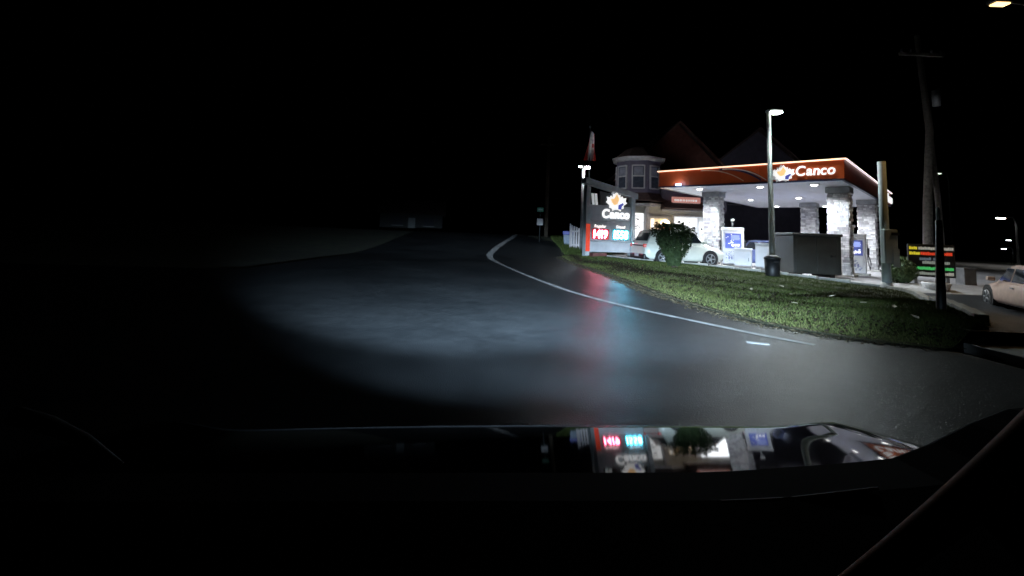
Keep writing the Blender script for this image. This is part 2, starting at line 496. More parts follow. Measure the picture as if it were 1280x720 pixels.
# fascia in panels, front then sides
npan = 5
for i in range(npan):
    a, b = CW * i / npan, CW * (i + 1) / npan
    MB().box(a + .003, b - .003, 0, .1, ZB + .07, ZT - .02, .004).build('fascia_panel', fasc, can)
    MB().box(a + .003, b - .003, CD - .1, CD, ZB + .07, ZT - .02, .004).build('fascia_panel', fasc, can)
for i in range(10):
    a, b = .1 + (CD - .2) * i / 10, .1 + (CD - .2) * (i + 1) / 10
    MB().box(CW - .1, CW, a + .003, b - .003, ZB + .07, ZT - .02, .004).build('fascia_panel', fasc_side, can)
    MB().box(0, .1, a + .003, b - .003, ZB + .07, ZT - .02, .004).build('fascia_panel', fasc, can)
mb = MB()
mb.box(-.02, CW + .02, -.02, .11, ZB - .01, ZB + .067); mb.box(-.02, CW + .02, CD - .11, CD + .02, ZB - .01, ZB + .067)
mb.box(-.02, .11, .112, CD - .112, ZB - .01, ZB + .067); mb.box(CW - .11, CW + .02, .112, CD - .112, ZB - .01, ZB + .067)
mb.build('lower_trim', navy, can)
MB().box(-.07, CW + .07, -.09, -.03, ZT - .03, ZT + .02).build('led_strip', led, can)
MB().box(CW + .03, CW + .09, -.02, CD + .05, ZT - .03, ZT + .02).build('led_strip', ledw, can)
MB().box(-.03, CW + .03, -.028, .1, ZT - .018, ZT + .04).build('cap_trim', grey, can)
MB().box(CW - .1, CW + .028, .102, CD, ZT - .018, ZT + .04).build('cap_trim', grey, can)
# curved stripes on the front fascia
strm = [mat('stripe_pale', (.75, .6, .55), .4), mat('stripe_navy', (.03, .03, .09), .4), mat('stripe_white', (.8, .78, .78), .4)]
for j, (x0, x1, mt, w) in enumerate([(2.2, 4.2, strm[0], .022), (3.1, 4.95, strm[1], .05), (3.25, 5.15, strm[2], .022)]):
    top = []; bot = []
    for k in range(21):
        t = k / 20; x = x0 + (x1 - x0) * t
        z = ZT - .1 - (ZT - ZB - .25) * t ** 2.4
        top.append((x, z + w)); bot.append((x, z - w))
    MB().prism(top + bot[::-1], -.012 - j * .003, .02).build('stripe', mt, can)
# maple leaf badge outline (half, mirrored)
HALF = [(0, 1), (.12, .80), (.24, .84), (.22, .62), (.36, .76), (.42, .64), (.62, .68), (.56, .50), (.66, .40), (.44, .24), (.46, .10), (.30, .08), (.26, -.06), (.10, .02)]
LEAF = [(-x, z) for x, z in HALF[::-1] if x > 0] + HALF
LEAF = [(x, z) for x, z in LEAF]
def clean_leaf(s, grow=0.0):
    c = (0, .45)
    return [(c[0] + (x - c[0]) * (s + grow), c[1] * s + (z - c[1]) * (s + grow)) for x, z in LEAF]
glow_white = mat('lit_white_face', (.5, .5, .5), .5, emit=(1, 1, 1), estr=.95)
glow_orange = mat('lit_orange_face', (.9, .5, .2), .5, emit=(1, .60, .26), estr=.8)
glow_navy = mat('lit_navy_face', (.03, .04, .2), .5, emit=(.05, .06, .30), estr=1.0)
def leaf_badge(parent, x, y, z, s, rz=0.0, outer=None):
    o = MB().prism(clean_leaf(s, s * .12), -.05, .0).build('maple_leaf', outer or glow_white, parent, (x, y, z), rz)
    MB().prism([(a * s, b * s) for a, b in [(-.46, .60), (-.2, .62), (0, .92), (.18, .6), (.05, .3), (-.2, .22), (-.36, .40)]], -.062, -.05).build('leaf_face', glow_orange, o)
    MB().prism([(a * s, b * s) for a, b in [(.12, .25), (.45, .40), (.50, .30), (.36, .16), (.32, -.02), (.10, .0)]], -.062, -.05).build('leaf_patch', glow_navy, o)
    return o
glow_shade = mat('logo_return', (.5, .5, .52), .5, emit=(.6, .6, .62), estr=.25)
leaf_badge(can, 5.86, -.02, ZB + .13, .60)
MB().prism(clean_leaf(.6, .14), -.02, .0).build('logo_backing', glow_shade, can, (5.76, -.005, ZB + .13))
word('Canco', can, 'letter', 6.33, -.06, ZB + .26, 1.42, .42, glow_white, bold=.02, shear=.12, depth=.06)
word('Canco', can, 'letter', CW + .06, 13.6, ZB + .2, 2.6, .5, glow_white, bold=.045, shear=.12, rz=R(90), depth=.06)
leaf_badge(can, CW + .02, 12.9, ZB + .12, .6, R(90))
al = MB().box(.95, 1.25, -.14, -.03, ZB + .06, ZB + .16, .02).build('blue_glow_box', mat('blue_box_glow', (.5, .6, .9), .4, emit=(.55, .7, 1), estr=2.5), can)  # glowing box added for the bluish spot on the fascia
lamp('blue_spot_lamp', 'POINT', 14, (.5, .65, 1), (1.1, -.3, ZB + .14), can, shadow_soft_size=.08)  # added lamp that casts the bluish spot
# columns with stone cladding
def stone_column(h):
    mb = MB(); w = .385
    z = 0.0
    while z < h - .02:
        ch = random.uniform(.07, .13)
        if z + ch > h: ch = h - z
        for side in range(4):
            x = -w
            while x < w - .01:
                L = random.uniform(.09, .28)
                if x + L > w - .08: L = w - x
                d = random.uniform(.01, .07)
                mx = Matrix.Rotation(side * math.pi / 2, 4, 'Z')
                mb.box(x + .006, x + L - .006, -w - d, -w + .02, z + .006, z + ch - .006, 0, mx)
                x += L
        z += ch
    return mb
cols = [(7.38, 2.97, -.01), (1.58, 3.27, .13), (7.49, 10.5, -.01), (4.3, 12.1, -.01)]
clad = None
for i, (x, y, z0) in enumerate(cols):
    c = MB().box(-.375, .375, -.375, .375, 0, ZB - z0, .01).build('column', mortar, can, (x, y, z0))
    if clad is None:
        clad = stone_column(ZB - .3).build('stone_cladding', stonem, c); clad['kind'] = 'stuff'
        clad.data.materials.append(mat('column_stone_dark', (.40, .39, .39), .85, var=.4, scale=5, bump=.5, bscale=14))
        clad.data.materials.append(mat('column_stone_pale', (.74, .73, .73), .8, var=.25, scale=5, bump=.5, bscale=14))
        for k in range(len(clad.data.polygons) // 6):
            tone = random.choice((0, 0, 1, 2, 2))
            for f in range(6): clad.data.polygons[k * 6 + f].material_index = tone
        clad_me = clad.data
    else:
        o = link('stone_cladding', clad_me, c, (0, 0, 0), i * math.pi / 2); o['kind'] = 'stuff'
    MB().box(-.47, .47, -.47, .47, ZB - z0 - .28, ZB - z0 - .012, .02).build('capital', grey, c)
    MB().box(-.55, .55, -.55, .55, -.1, .12, .02).build('plinth', kerbmat, c)
# downlights
lens = mat('downlight_lens', (.9, .9, .9), .5, emit=(1, .98, .96), estr=14)
for (x, y) in [(1.7, 1.1), (4.55, 1.2), (6.75, 1.2), (1.9, 8.4), (4.67, 7.8), (6.75, 8.0), (1.8, 14.4), (4.65, 14.9), (6.75, 15.0)]:
    d = MB().box(-.2, .2, -.2, .2, -.02, .03, .01).build('downlight', white, can, (x, y, ZB - .012))
    MB().tube([(0, 0, -.05), (0, 0, -.02)], [.1, .14], 14).build('lens', lens, d)
    lamp('downlight_lamp', 'SPOT', 1060, (.88, .93, 1.0), (0, 0, -.08), d, None, spot_size=R(155), spot_blend=.6, shadow_soft_size=.15).parent = d

# ------------------------------------------------------------------ price sign
sg = thing('price_sign', 'tall roadside price board with lit maple leaf, Canco name and fuel prices', 'sign', (3.98, 24.4, .12), math.atan2(1.25, 2.97))
SW = 3.2
postm = mat('sign_post_grey', (.33, .36, .37), .6, var=.2, scale=3)
board = mat('sign_board', (.38, .40, .42), .5, var=.2, scale=2)
for x in (.12, SW - .14): MB().box(x - .13, x + .13, -.06, .26, -.3, 3.95 if x < 1 else 3.55, .012).build('post', postm, sg)
MB().box(-.012, .235, -.1, -.065, .45, 1.9, .004).build('red_post_glow', mat('red_glow_face', (.5, .03, .015), .5, emit=(1, .09, .03), estr=.4), sg)  # red glow on the left post, put in as an emissive face
MB().prism([(-.12, 4.38), (-.12, 4.08), (SW + .1, 3.42), (SW + .1, 3.72)], -.14, .32).build('header_beam', postm, sg)
MB().box(.27, SW - .29, .0, .2, 2.12, 2.95, .01).build('name_cabinet', board, sg)
MB().prism([(.9, 2.96), (.9, 3.72), (2.4, 3.5), (2.9, 2.96)], .04, .16).build('logo_cabinet', darkmetal, sg)
pc = mat('price_panel_grey', (.30, .31, .32), .5, var=.2)
MB().box(.27, SW - .29, .0, .2, 1.02, 2.07, .01).build('price_cabinet', pc, sg)
MB().box(.27, SW - .29, .0, .2, .42, .97, .01).build('lower_panel', board, sg)
MB().box(.27, SW - .29, -.03, .2, .98, 1.01).build('divider', postm, sg); MB().box(.27, SW - .29, -.03, .2, 2.075, 2.11).build('divider', postm, sg)
MB().box(.3, .42, -.03, .0, .3, .42).build('foot_plate', postm, sg)
leaf_badge(sg, 1.95, .02, 2.78, .92)
MB().prism(clean_leaf(.9, .22), .022, .04).build('logo_backing', glow_shade, sg, (1.75, .02, 2.80))
sign_white = mat('lit_sign_letters', (.9, .9, .9), .5, emit=(1, 1, 1), estr=1.1)
word('Canco', sg, 'letter', 1.02, -.04, 2.28, 1.78, .48, sign_white, bold=.03, shear=.12, depth=.06)
# white slash panels at the left of the logo bay
for k in (0, 1):
    MB().prism([(.32 + k * .2, 3.55), (.46 + k * .2, 3.55), (.54 + k * .2, 2.95), (.40 + k * .2, 2.95)], -.02, .02).build('slash_panel', mat('slash_white', (.8, .82, .82), .5, emit=(.9, .95, .95), estr=.35), sg)
word('Regular', sg, 'fuel_name', .55, -.02, 1.74, .75, .15, mat('fuel_name_lit', (.8, .8, .8), .5, emit=(1, .9, .85), estr=1.1), bold=.03, shear=.1, depth=.02)
word('Diesel', sg, 'fuel_name', 1.95, -.02, 1.74, .6, .15, mat('fuel_name_lit', (.8, .8, .8), .5), bold=.03, shear=.1, depth=.02)
redback = MB().box(.40, 1.5, -.018, -.003, 1.1, 1.66).build('red_price_panel', mat('red_price_back', (.3, .02, .02), .5, emit=(1, .06, .05), estr=.22), sg)
cyback = MB().box(1.72, 2.80, -.018, -.003, 1.1, 1.66).build('cyan_price_panel', mat('cyan_price_back', (.02, .25, .25), .5, emit=(.05, .75, .85), estr=.2), sg)
word('1419', sg, 'price_digit', .50, -.035, 1.17, .88, .44, mat('red_digit', (.9, .7, .7), .5, emit=(1, .17, .30), estr=34), bold=.012, shear=.06, depth=.02, gap=.10)
word('1558', sg, 'price_digit', 1.80, -.035, 1.17, .92, .44, mat('cyan_digit', (.7, .9, .9), .5, emit=(.10, .66, 1.0), estr=62), bold=.012, shear=.06, depth=.02, gap=.10)

# ------------------------------------------------------------------ lamp and flag behind the sign
z0 = hill(4.7, 30) - .2
lp = thing('lamp_post', 'slim grey lamp post with small white lamps behind the price board', 'lamp post', (4.66, 30, z0))
MB().tube([(0, 0, 0), (0, 0, 5.7 - z0 + .3)], [.13, .1], 10).build('pole', grey, lp)
MB().tube([(-.22, 0, 5.85 - z0), (.25, 0, 5.9 - z0)], .04, 8).build('bracket', grey, lp)
lhead = mat('lamp_white', (.9, .9, .9), .5, emit=(.9, .95, 1), estr=22)
hd = MB().box(-.34, -.12, -.12, .1, 5.83 - z0, 5.98 - z0, .02).build('lamp_head', darkmetal, lp)
MB().box(-.32, -.14, -.15, -.122, 5.85 - z0, 5.93 - z0).build('lens', lhead, hd)
hd = MB().box(.08, .42, -.16, .1, 5.78 - z0, 5.96 - z0, .02).build('lamp_head', darkmetal, lp)
MB().box(.1, .40, -.19, -.162, 5.78 - z0, 5.9 - z0).build('lens', lhead, hd)
lamp('post_lamp', 'POINT', 190, (.9, .95, 1), (.25, -.35, 5.75 - z0), lp, shadow_soft_size=.1)

fp = thing('flagpole', 'tall flagpole with a limp red and white flag behind the price board', 'flagpole', (5.38, 32, .1))
fp.scale = (1.15, 1.15, 1.13)
MB().tube([(0, 0, 0), (0, 0, 7.9)], [.07, .045], 10).build('pole', darkmetal, fp)
MB().tube([(0, 0, 7.9), (0, 0, 7.98), (0, 0, 8.05)], [.05, .08, .02], 10).build('finial', grey, fp)
def flag_sheet(u0, u1):
    mb = MB(); n = 10; rows_ = []
    for i in range(13):
        v = i / 12
        row = []
        for k in range(n + 1):
            u = u0 + (u1 - u0) * k / n
            x = (.06 + .72 * u * (.25 + .75 * v) + .05 * math.sin(u * 17 + v * 3)); y = .16 * math.sin(u * 15) * (.3 + .7 * v)
            row.append(Vector((x - .42 * v, y - .08, 7.72 - 1.9 * v - .25 * u * (1 - v))))
        rows_.append(row)
    mb.loft(rows_, closed=False, caps=False, smooth=True)
    return mb
flagred = mat('flag_red', (.72, .12, .09), .8); flagwhite = mat('flag_white', (.8, .78, .76), .8)
fl = flag_sheet(0, .24).build('flag', flagred, fp)
flag_sheet(.24, .76).build('white_field', flagwhite, fl); flag_sheet(.76, 1.0).build('red_band', flagred, fl)
MB().box(.10, .22, -.2, -.17, 6.6, 6.85).build('flag_emblem', flagred, fl)

# ------------------------------------------------------------------ station shop with turret
shop = thing('station_shop', 'two-storey gabled station shop with octagonal corner turret and lit windows', 'building', (0, 0, 0))
siding = mat('shop_siding', (.105, .095, .135), .8, var=.2, scale=2, bump=.3, bscale=20)
shopwall = mat('shop_lower_wall', (.38, .37, .32), .8, var=.25, scale=1.5)
trimm = mat('shop_trim', (.42, .41, .42), .6, var=.2)
roofm = mat('shop_shingles', (.075, .045, .042), .9, var=.4, scale=5, bump=.6, bscale=12)
FY = 31.5
MB().box(7.7, 14.3, FY, 40, -.1, 3.6).build('lower_wall', shopwall, shop)
MB().box(10.4, 14.25, FY + .08, 39.9, 3.602, 6.0).build('upper_wall', siding, shop)
MB().box(10.3, 14.3, FY - .35, FY - .002, 3.30, 3.38).build('band_trim', trimm, shop)
MB().prism([(FY - .9, 3.45), (FY - .002, 4.0), (FY - .002, 3.43)], 10.3, 14.4, 'x').build('skirt_roof', roofm, shop)
# gables
for (xp, zp, half) in ((12.76, 10.3, 4.0),):
    zb = 6.2
    MB().prism([(xp - half, zb), (xp + half, zb), (xp, zp)], FY + 3.5, 40).build('gable_wall', mat('gable_red', (.22, .085, .07), .85, var=.35, scale=3, bump=.4, bscale=16), shop)
    t = .18
    for s in (-1, 1):
        rf = MB().prism([(xp, zp + .01), (xp + s * (half + .3), zb - .02), (xp + s * (half + .3), zb + t), (xp, zp + t + .03)], FY + 3.1, 40.4).build('roof', roofm, shop)
        MB().prism([(xp, zp - .02), (xp + s * (half + .25), zb - .06), (xp + s * (half + .25), zb + .12), (xp, zp + .18)], FY + 3.02, FY + 3.095).build('bargeboard', mat('bargeboard', (.2, .1, .08), .7), rf)
MB().box(9.0, 16.5, FY + 3.52, 40, 3.5, 6.19).build('rear_wall', siding, shop)
# turret
TX, TY, TR = 9.12, 33.0, 1.62
def octo(r, z, off=7.5): return [(TX + r * math.cos(R(off + 45 * k)), TY + r * math.sin(R(off + 45 * k)), z) for k in range(8)]
turret = MB().loft([octo(TR, 3.9), octo(TR, 6.75)]).build('turret', siding, shop)
MB().loft([octo(TR + .02, 6.752), octo(TR + .32, 6.85), octo(TR + .36, 7.0), octo(TR + .2, 7.06)]).build('cornice', trimm, turret)
MB().loft([octo(TR + .15, 7.062), octo(.9, 7.75), octo(.15, 8.0)]).build('turret_roof', roofm, turret)
MB().loft([octo(TR + .75, 3.9), octo(TR + .05, 4.5)]).build('turret_skirt', roofm, turret)
MB().loft([octo(TR + .5, 3.55), octo(TR + .5, 3.75)]).build('turret_band', trimm, turret)
MB().loft([octo(TR - .1, -.1), octo(TR - .1, 3.6)]).build('turret_base', shopwall, turret)
winglass = mat('upper_window', (.05, .06, .085), .15, spec=.6)
ap = TR * math.cos(R(22.5))
for k in (4, 5, 6, 7):                # faces turned toward the forecourt
    a = R(45 * k - 15)
    nx, ny = math.cos(a), math.sin(a)
    base = Vector((TX + nx * ap, TY + ny * ap, 0))
    w = MB().box(-.36, .36, -.05, .0, 4.85, 6.35, .008).build('window', winglass, turret, base, a + math.pi / 2)
    mb = MB()
    for (x0, x1, z0_, z1_) in ((-.45, -.36, 4.78, 6.43), (.36, .45, 4.78, 6.43), (-.36, .36, 6.35, 6.45), (-.36, .36, 4.76, 4.85), (-.36, .36, 5.62, 5.70)):
        mb.box(x0, x1, -.09, .0, z0_, z1_)
    mb.build('frame', trimm, w)
    bl = MB().box(-.3, .3, -.06, -.052, 5.72, 6.3).build('blind', mat('window_blind', (.20, .21, .26), .8), w)
# shop sign over the entrance
ssgn = MB().box(11.0, 12.96, FY - .2, FY - .08, 3.78, 4.28, .02).build('fascia_sign', mat('shop_sign_red', (.4, .12, .1), .5, emit=(.9, .42, .36), estr=.42), shop)
mb = MB(); x = 11.16
while x < 12.75:
    L = random.uniform(.06, .16); mb.box(x, x + L, FY - .22, FY - .203, 3.98, 4.12); x += L + random.uniform(.03, .06)
mb.build('sign_marks', mat('shop_sign_marks', (.8, .8, .8), .5, emit=(1, .85, .8), estr=.55), ssgn)
MB().box(11.08, 12.88, FY - .22, FY - .203, 3.85, 3.875).build('sign_rule', MATS['shop_sign_marks'], ssgn)
# lit windows and posters
litwin = mat('lit_window', (.8, .85, .9), .3, emit=(.85, .90, .9), estr=.28)
litwarm = mat('lit_doorway', (.8, .7, .5), .4, emit=(1, .82, .55), estr=.35)
poster = mat('lit_poster', (.8, .8, .8), .5, emit=(1, 1, 1), estr=1.25)
posterink = mat('poster_ink', (.04, .05, .07), .6)
def shop_window(x0, x1, z0_, z1_, y=FY, m_=litwin):
    w = MB().box(x0, x1, y - .03, y - .002, z0_, z1_).build('window', m_, shop)
    mb = MB()
    mb.box(x0 - .08, x0, y - .09, y - .002, z0_ - .08, z1_ + .08); mb.box(x1, x1 + .08, y - .09, y - .002, z0_ - .08, z1_ + .08)
    mb.box(x0, x1, y - .09, y - .002, z1_, z1_ + .08); mb.box(x0, x1, y - .09, y - .002, z0_ - .08, z0_)
    mb.build('frame', trimm, w)
    return w
w = shop_window(11.2, 13.5, .9, 2.95)
for (x0, x1, z0_, z1_) in ((11.28, 12.0, 2.35, 2.85), (12.1, 12.75, 2.35, 2.85), (12.3, 12.6, 1.6, 2.25), (12.95, 13.25, 1.9, 2.6), (11.4, 11.8, 1.3, 2.0)):
    p = MB().box(x0, x1, FY - .07, FY - .045, z0_, z1_).build('poster', poster, w)
    mb = MB()
    for _ in range(3):
        a = random.uniform(x0 + .08, x1 - .2); mb.box(a, a + random.uniform(.06, .12), FY - .078, FY - .072, z0_ + .14, z0_ + .14 + random.uniform(.08, .2))
    tag(mb.build('poster_print', posterink, p), kind='stuff')
dr = MB().box(9.55, 10.75, FY - .03, FY - .002, .1, 2.75).build('door', litwarm, shop)
MB().box(9.42, 9.55, FY - .12, FY - .002, .1, 2.9).build('frame', trimm, dr); MB().box(10.75, 10.88, FY - .12, FY - .002, .1, 2.9).build('frame', trimm, dr)
MB().box(9.55, 10.75, FY - .12, FY - .002, 2.75, 2.9).build('frame', trimm, dr)
MB().box(9.6, 9.78, FY - .16, FY - .122, 1.3, 2.7).build('lit_notice', poster, dr)
pl = MB().tube([(10.45, FY - .45, 2.25), (10.45, FY - .45, 2.4), (10.45, FY - .45, 2.6), (10.45, FY - .45, 2.68)], [.34, .36, .24, .05], 14).build('porch_lamp', mat('warm_lamp', (.9, .8, .6), .5, emit=(1, .8, .5), estr=3.0), shop)
MB().box(10.2, 10.75, FY - .7, FY - .2, 1.65, 2.24, .05).build('orange_lantern', mat('orange_lantern', (.8, .2, .08), .5, emit=(1, .28, .12), estr=.55), shop)
# left turret ground window with stacked lit panels
w = MB().box(8.2, 9.1, FY - .12, FY - .1, 1.05, 3.05).build('window', litwin, shop)
for z0_ in (1.1, 1.78, 2.46):
    p = MB().box(8.25, 9.05, FY - .16, FY - .122, z0_, z0_ + .6).build('poster', poster, w)
    mb = MB()
    for _ in range(5):
        a = random.uniform(8.3, 8.85); b = random.uniform(z0_ + .08, z0_ + .45); mb.box(a, a + .15, FY - .168, FY - .162, b, b + .06)
    tag(mb.build('poster_print', posterink, p), kind='stuff')
for x in (9.25, 7.9): MB().box(x - .12, x + .12, FY - .4, FY - .1, -.05, 3.5, .02).build('porch_post', trimm, shop)
lamp('porch_light', 'POINT', 45, (1, .78, .5), (10.45, FY - .9, 2.3), shop, shadow_soft_size=.15)
lamp('window_glow', 'AREA', 60, (.9, .95, 1), (12.3, FY - .25, 2.0), shop, (12.3, FY - 3, 1.0), size=2.0)

# ------------------------------------------------------------------ cars
def car(name, label, loc, rz, paint, L=4.3, H=1.55, W=.9, scale=1.0, group=None, suv=True):
    t = thing(name, label, 'car', loc, rz, group)
    half = L / 2
    belt = .62 * H
    def ring(x, w, zb, zt, crown=.03):
        zm = zb + (zt - zb) * .45
        return [(x, -w * .88, zb), (x, -w, zb + .12), (x, -w, zm), (x, -w * .97, zt - .08), (x, -w * .86, zt), (x, 0, zt + crown), (x, w * .86, zt), (x, w * .97, zt - .08), (x, w, zm), (x, w, zb + .12), (x, w * .88, zb)]
    st = [(-half, .82 * W, .42, belt - .12), (-half + .06, .93 * W, .32, belt - .04), (-half + .3, W, .24, belt), (-.6, W, .2, belt + .01), (.5, W, .2, belt - .01), (half - 1.1, W, .2, belt - .05), (half - .45, .97 * W, .22, belt - .16), (half - .12, .86 * W, .28, belt - .27), (half, .7 * W, .36, belt - .36)]
    MB().loft([ring(*s) for s in st], smooth=True).build('body', paint, t)
    # greenhouse
    def gr(x, w, z0_, z1_, tw): return [(x, -w * .9, z0_), (x + 0, -w * tw, z1_), (x, w * tw, z1_), (x, w * .9, z0_)]
    rr_ = -half + .12
    g = [[(rr_, -W * .88, belt - .06), (rr_ + .3, -W * .72, H - .1), (rr_ + .3, W * .72, H - .1), (rr_, W * .88, belt - .06)],
         [(rr_ + .35, -W * .9, belt - .04), (rr_ + .6, -W * .72, H - .01), (rr_ + .6, W * .72, H - .01), (rr_ + .35, W * .9, belt - .04)],
         [(0, -W * .9, belt - .04), (-.05, -W * .73, H), (-.05, W * .73, H), (0, W * .9, belt - .04)],
         [(.75, -W * .9, belt - .06), (.35, -W * .72, H - .05), (.35, W * .72, H - .05), (.75, W * .9, belt - .06)],
         [(1.15, -W * .86, belt - .1), (1.1, -W * .8, belt - .02), (1.1, W * .8, belt - .02), (1.15, W * .86, belt - .1)]]
    cab = MB().loft(g, smooth=False).build('cabin', paint, t)
    for s in (-1, 1):       # side glass
        yb, yt = s * (W * .9 + .004), s * (W * .735 + .006)
        def sg_(x0b, x1b, x0t, x1t):
            f0, f1 = .12, .86
            def P(xb, xt, f): return (xb + (xt - xb) * f, (yb + (yt - yb) * f) + s * .008, belt - .04 + (H - belt) * f)
            MB().face([P(x0b, x0t, f0), P(x1b, x1t, f0), P(x1b, x1t, f1), P(x0b, x0t, f1)]).build('side_window', glass, cab)
        sg_(-half + .55, -half + 1.25, -half + .75, -half + 1.25); sg_(-half + 1.32, .02, -half + 1.32, -.02); sg_(.1, .85, .06, .42)
    MB().face([(rr_ + .05, -W * .72, belt + .06), (rr_ + .05, W * .72, belt + .06), (rr_ + .235, W * .64, H - .18), (rr_ + .235, -W * .64, H - .18)]).build('rear_window', glass, cab)
    MB().face([(1.02, -W * .74, belt + .06), (1.02, W * .74, belt + .06), (.50, W * .66, H - .10), (.50, -W * .66, H - .10)]).build('windscreen', glass, cab)
    tyre = None
    for sx in (-half + .82, half - .85):
        for s in (-1, 1):
            MB().tube([(sx, s * (W - .30), .34), (sx, s * (W + .006), .34)], .39, 20).build('wheel_arch', black, t)
            w = MB().tube([(sx, s * (W - .22), .33), (sx, s * (W - .01), .33), (sx, s * (W + .02), .33)], [.33, .33, .30], 20).build('wheel', rubber, t)
            r = MB()
            r.tube([(sx, s * (W + .015), .33), (sx, s * (W + .028), .33)], .075, 10)
            for k in range(5):
                a = k * 2 * math.pi / 5; r.tube([(sx, s * (W + .022), .33), (sx + .21 * math.cos(a), s * (W + .022), .33 + .21 * math.sin(a))], .028, 6)
            r.tube([(sx + .22 * math.cos(k * math.pi / 10), s * (W + .022), .33 + .22 * math.sin(k * math.pi / 10)) for k in range(21)], .018, 6)
            r.build('rim', grey, w)
    for s in (-1, 1):
        MB().box(-half - .03, -half + .22, s * W * .78 - .1, s * W * .78 + .1, belt - .24, belt - .08, .03).build('tail_light', mat('tail_lens', (.4, .03, .02), .25, emit=(1, .12, .08), estr=.30), t)
        MB().box(half - .25, half - .06, s * W * .66 - .14, s * W * .66 + .14, belt - .46, belt - .34, .03).build('headlight', mat('head_lens', (.6, .62, .65), .15), t)
        MB().box(.72, .9, s * (W + .09) - .09, s * (W + .09) + .09, belt + .0, belt + .13, .03).build('mirror', paint, t)
        MB().box(-.35, -.15, s * (W + .004) - .008, s * (W + .004) + .008, belt - .16, belt - .12, .004).build('door_handle', grey, t)
    MB().box(-half - .05, -half + .25, -W * .86, W * .86, .22, .47, .05).build('rear_bumper', black, t)
    MB().box(-half - .062, -half - .04, -.2, .2, .34, .46).build('number_plate', mat('plate', (.5, .5, .52), .5), t)
    MB().box(-half - .035, -half + .1, -.62, .62, belt - .19, belt - .13, .01).build('tailgate_bar', mat('tail_bar', (.02, .02, .02), .3), t)
    MB().box(half - .3, half + .02, -W * .66, W * .66, .24, .42, .05).build('front_bumper', black, t)
    t.scale = (scale,) * 3
    return t
carwhite = mat('car_white', (.72, .74, .66), .3, var=.04, coat=.6)
carblue = mat('car_blue', (.09, .13, .34), .35, var=.1, coat=.5)
carpale = mat('car_pale', (.55, .40, .33), .4, var=.15, coat=.3)
car('white_hatchback', 'white hatchback with red tail lights parked beside the round shrub', (7.98, 21.95, .20), R(9), carwhite, L=4.0, H=1.62)
car('blue_car', 'blue car parked under the canopy behind white cabinets', (14.3, 26.6, .02), R(160), carblue, L=4.3, H=1.5)
car('pale_car', 'pale pinkish car standing on the side street past the pavement', (15.7, 13.4, -.40), R(62), carpale, L=4.4, H=1.42)

# ------------------------------------------------------------------ pumps
def pump(label, loc, rz):
    t = thing('fuel_pump', label, 'fuel pump', loc, rz, 'fuel pumps on the forecourt')
    MB().box(-.62, .62, -.42, .42, -.15, .1, .02).build('island_base', kerbmat, t)
    MB().box(-.48, .48, -.3, .3, .102, 1.78, .03).build('cabinet', offwhite, t)
    MB().box(-.5, .5, -.32, .32, 1.782, 1.98, .03).build('top_panel', white, t)
    MB().box(-.36, .36, -.315, -.302, .95, 1.68, .004).build('display_panel', mat('pump_blue', (.10, .14, .5), .4, emit=(.12, .2, .9), estr=.12), t)
    MB().box(-.1, .28, -.33, -.316, 1.36, 1.6, .004).build('screen', mat('pump_screen', (.1, .12, .3), .2, emit=(.4, .5, 1.0), estr=.8), t)
    for k in range(3): MB().box(-.08 + k * .13, .02 + k * .13, -.33, -.316, 1.06, 1.16, .003).build('grade_button', poster, t)
    MB().box(-.36, .36, -.315, -.302, .2, .85, .004).build('lower_panel', white, t)
    mb = MB()
    for k in range(4): mb.box(-.22 + k * .12, -.15 + k * .12, -.325, -.316, .4, .55)
    for k in range(26):
        a = random.uniform(-.34, .28); b = random.uniform(.22, .8); mb.box(a, a + random.uniform(.03, .1), -.322 - k * .0002, -.303, b, b + random.uniform(.015, .04))
    tag(mb.build('panel_print', mat('pump_print', (.2, .22, .4), .5), t), kind='stuff')
    mb = MB()
    for k in range(18):
        a = random.uniform(-.34, .24); b = random.uniform(.98, 1.62); mb.box(a, a + random.uniform(.03, .1), -.318 - k * .0003, -.303, b, b + random.uniform(.015, .045))
    tag(mb.build('display_print', poster, t), kind='stuff')
    for s in (-1, 1):
        n_ = MB().box(s * .56 - .05, s * .56 + .05, -.14, .0, 1.0, 1.32, .02).build('nozzle', black, t)
        MB().tube([(s * .56, -.08, 1.0), (s * .66, -.14, .6), (s * .62, -.1, .3), (s * .54, 0, .7), (s * .52, .05, 1.75)], .02, 6).build('hose', rubber, n_)
    MB().tube([(0, 0, 1.98), (0, 0, 2.3)], .03, 8).build('camera_stalk', grey, t)
    MB().box(-.09, .09, -.12, .05, 2.3, 2.42, .02).build('camera_box', white, t)
    return t
p1 = pump('white fuel pump with blue panel in front of the white hatchback', (11.2, 23.15, .10), R(-20))
p2 = pump('white fuel pump standing between two stone columns', (16.75, 22.4, .0), R(-40))

# white cabinets
for (x0, y, w, h, lab) in ((11.55, 22.3, .75, 1.0, 'low white cabinet beside the fuel pump with blue panel'), (12.45, 21.9, .9, 1.28, 'taller white cabinet beside the lamp column')):
    t = thing('white_cabinet', lab, 'cabinet', (x0 - .25, y, .02), R(-30))
    MB().box(-w / 2, w / 2, -.3, .3, .06, h, .02).build('body', white, t)
    MB().box(-w / 2 - .02, w / 2 + .02, -.32, .32, h + .002, h + .06, .015).build('lid', offwhite, t)
    MB().box(-w / 2 + .05, w / 2 - .05, -.315, -.302, .15, h - .1, .005).build('door', offwhite, t)
    MB().box(-w / 2 - .02, w / 2 + .02, -.31, .31, -.1, .058).build('foot', darkmetal, t)
    MB().box(w / 2 - .14, w / 2 - .1, -.34, -.316, h * .45, h * .62, .004).build('handle', grey, t)

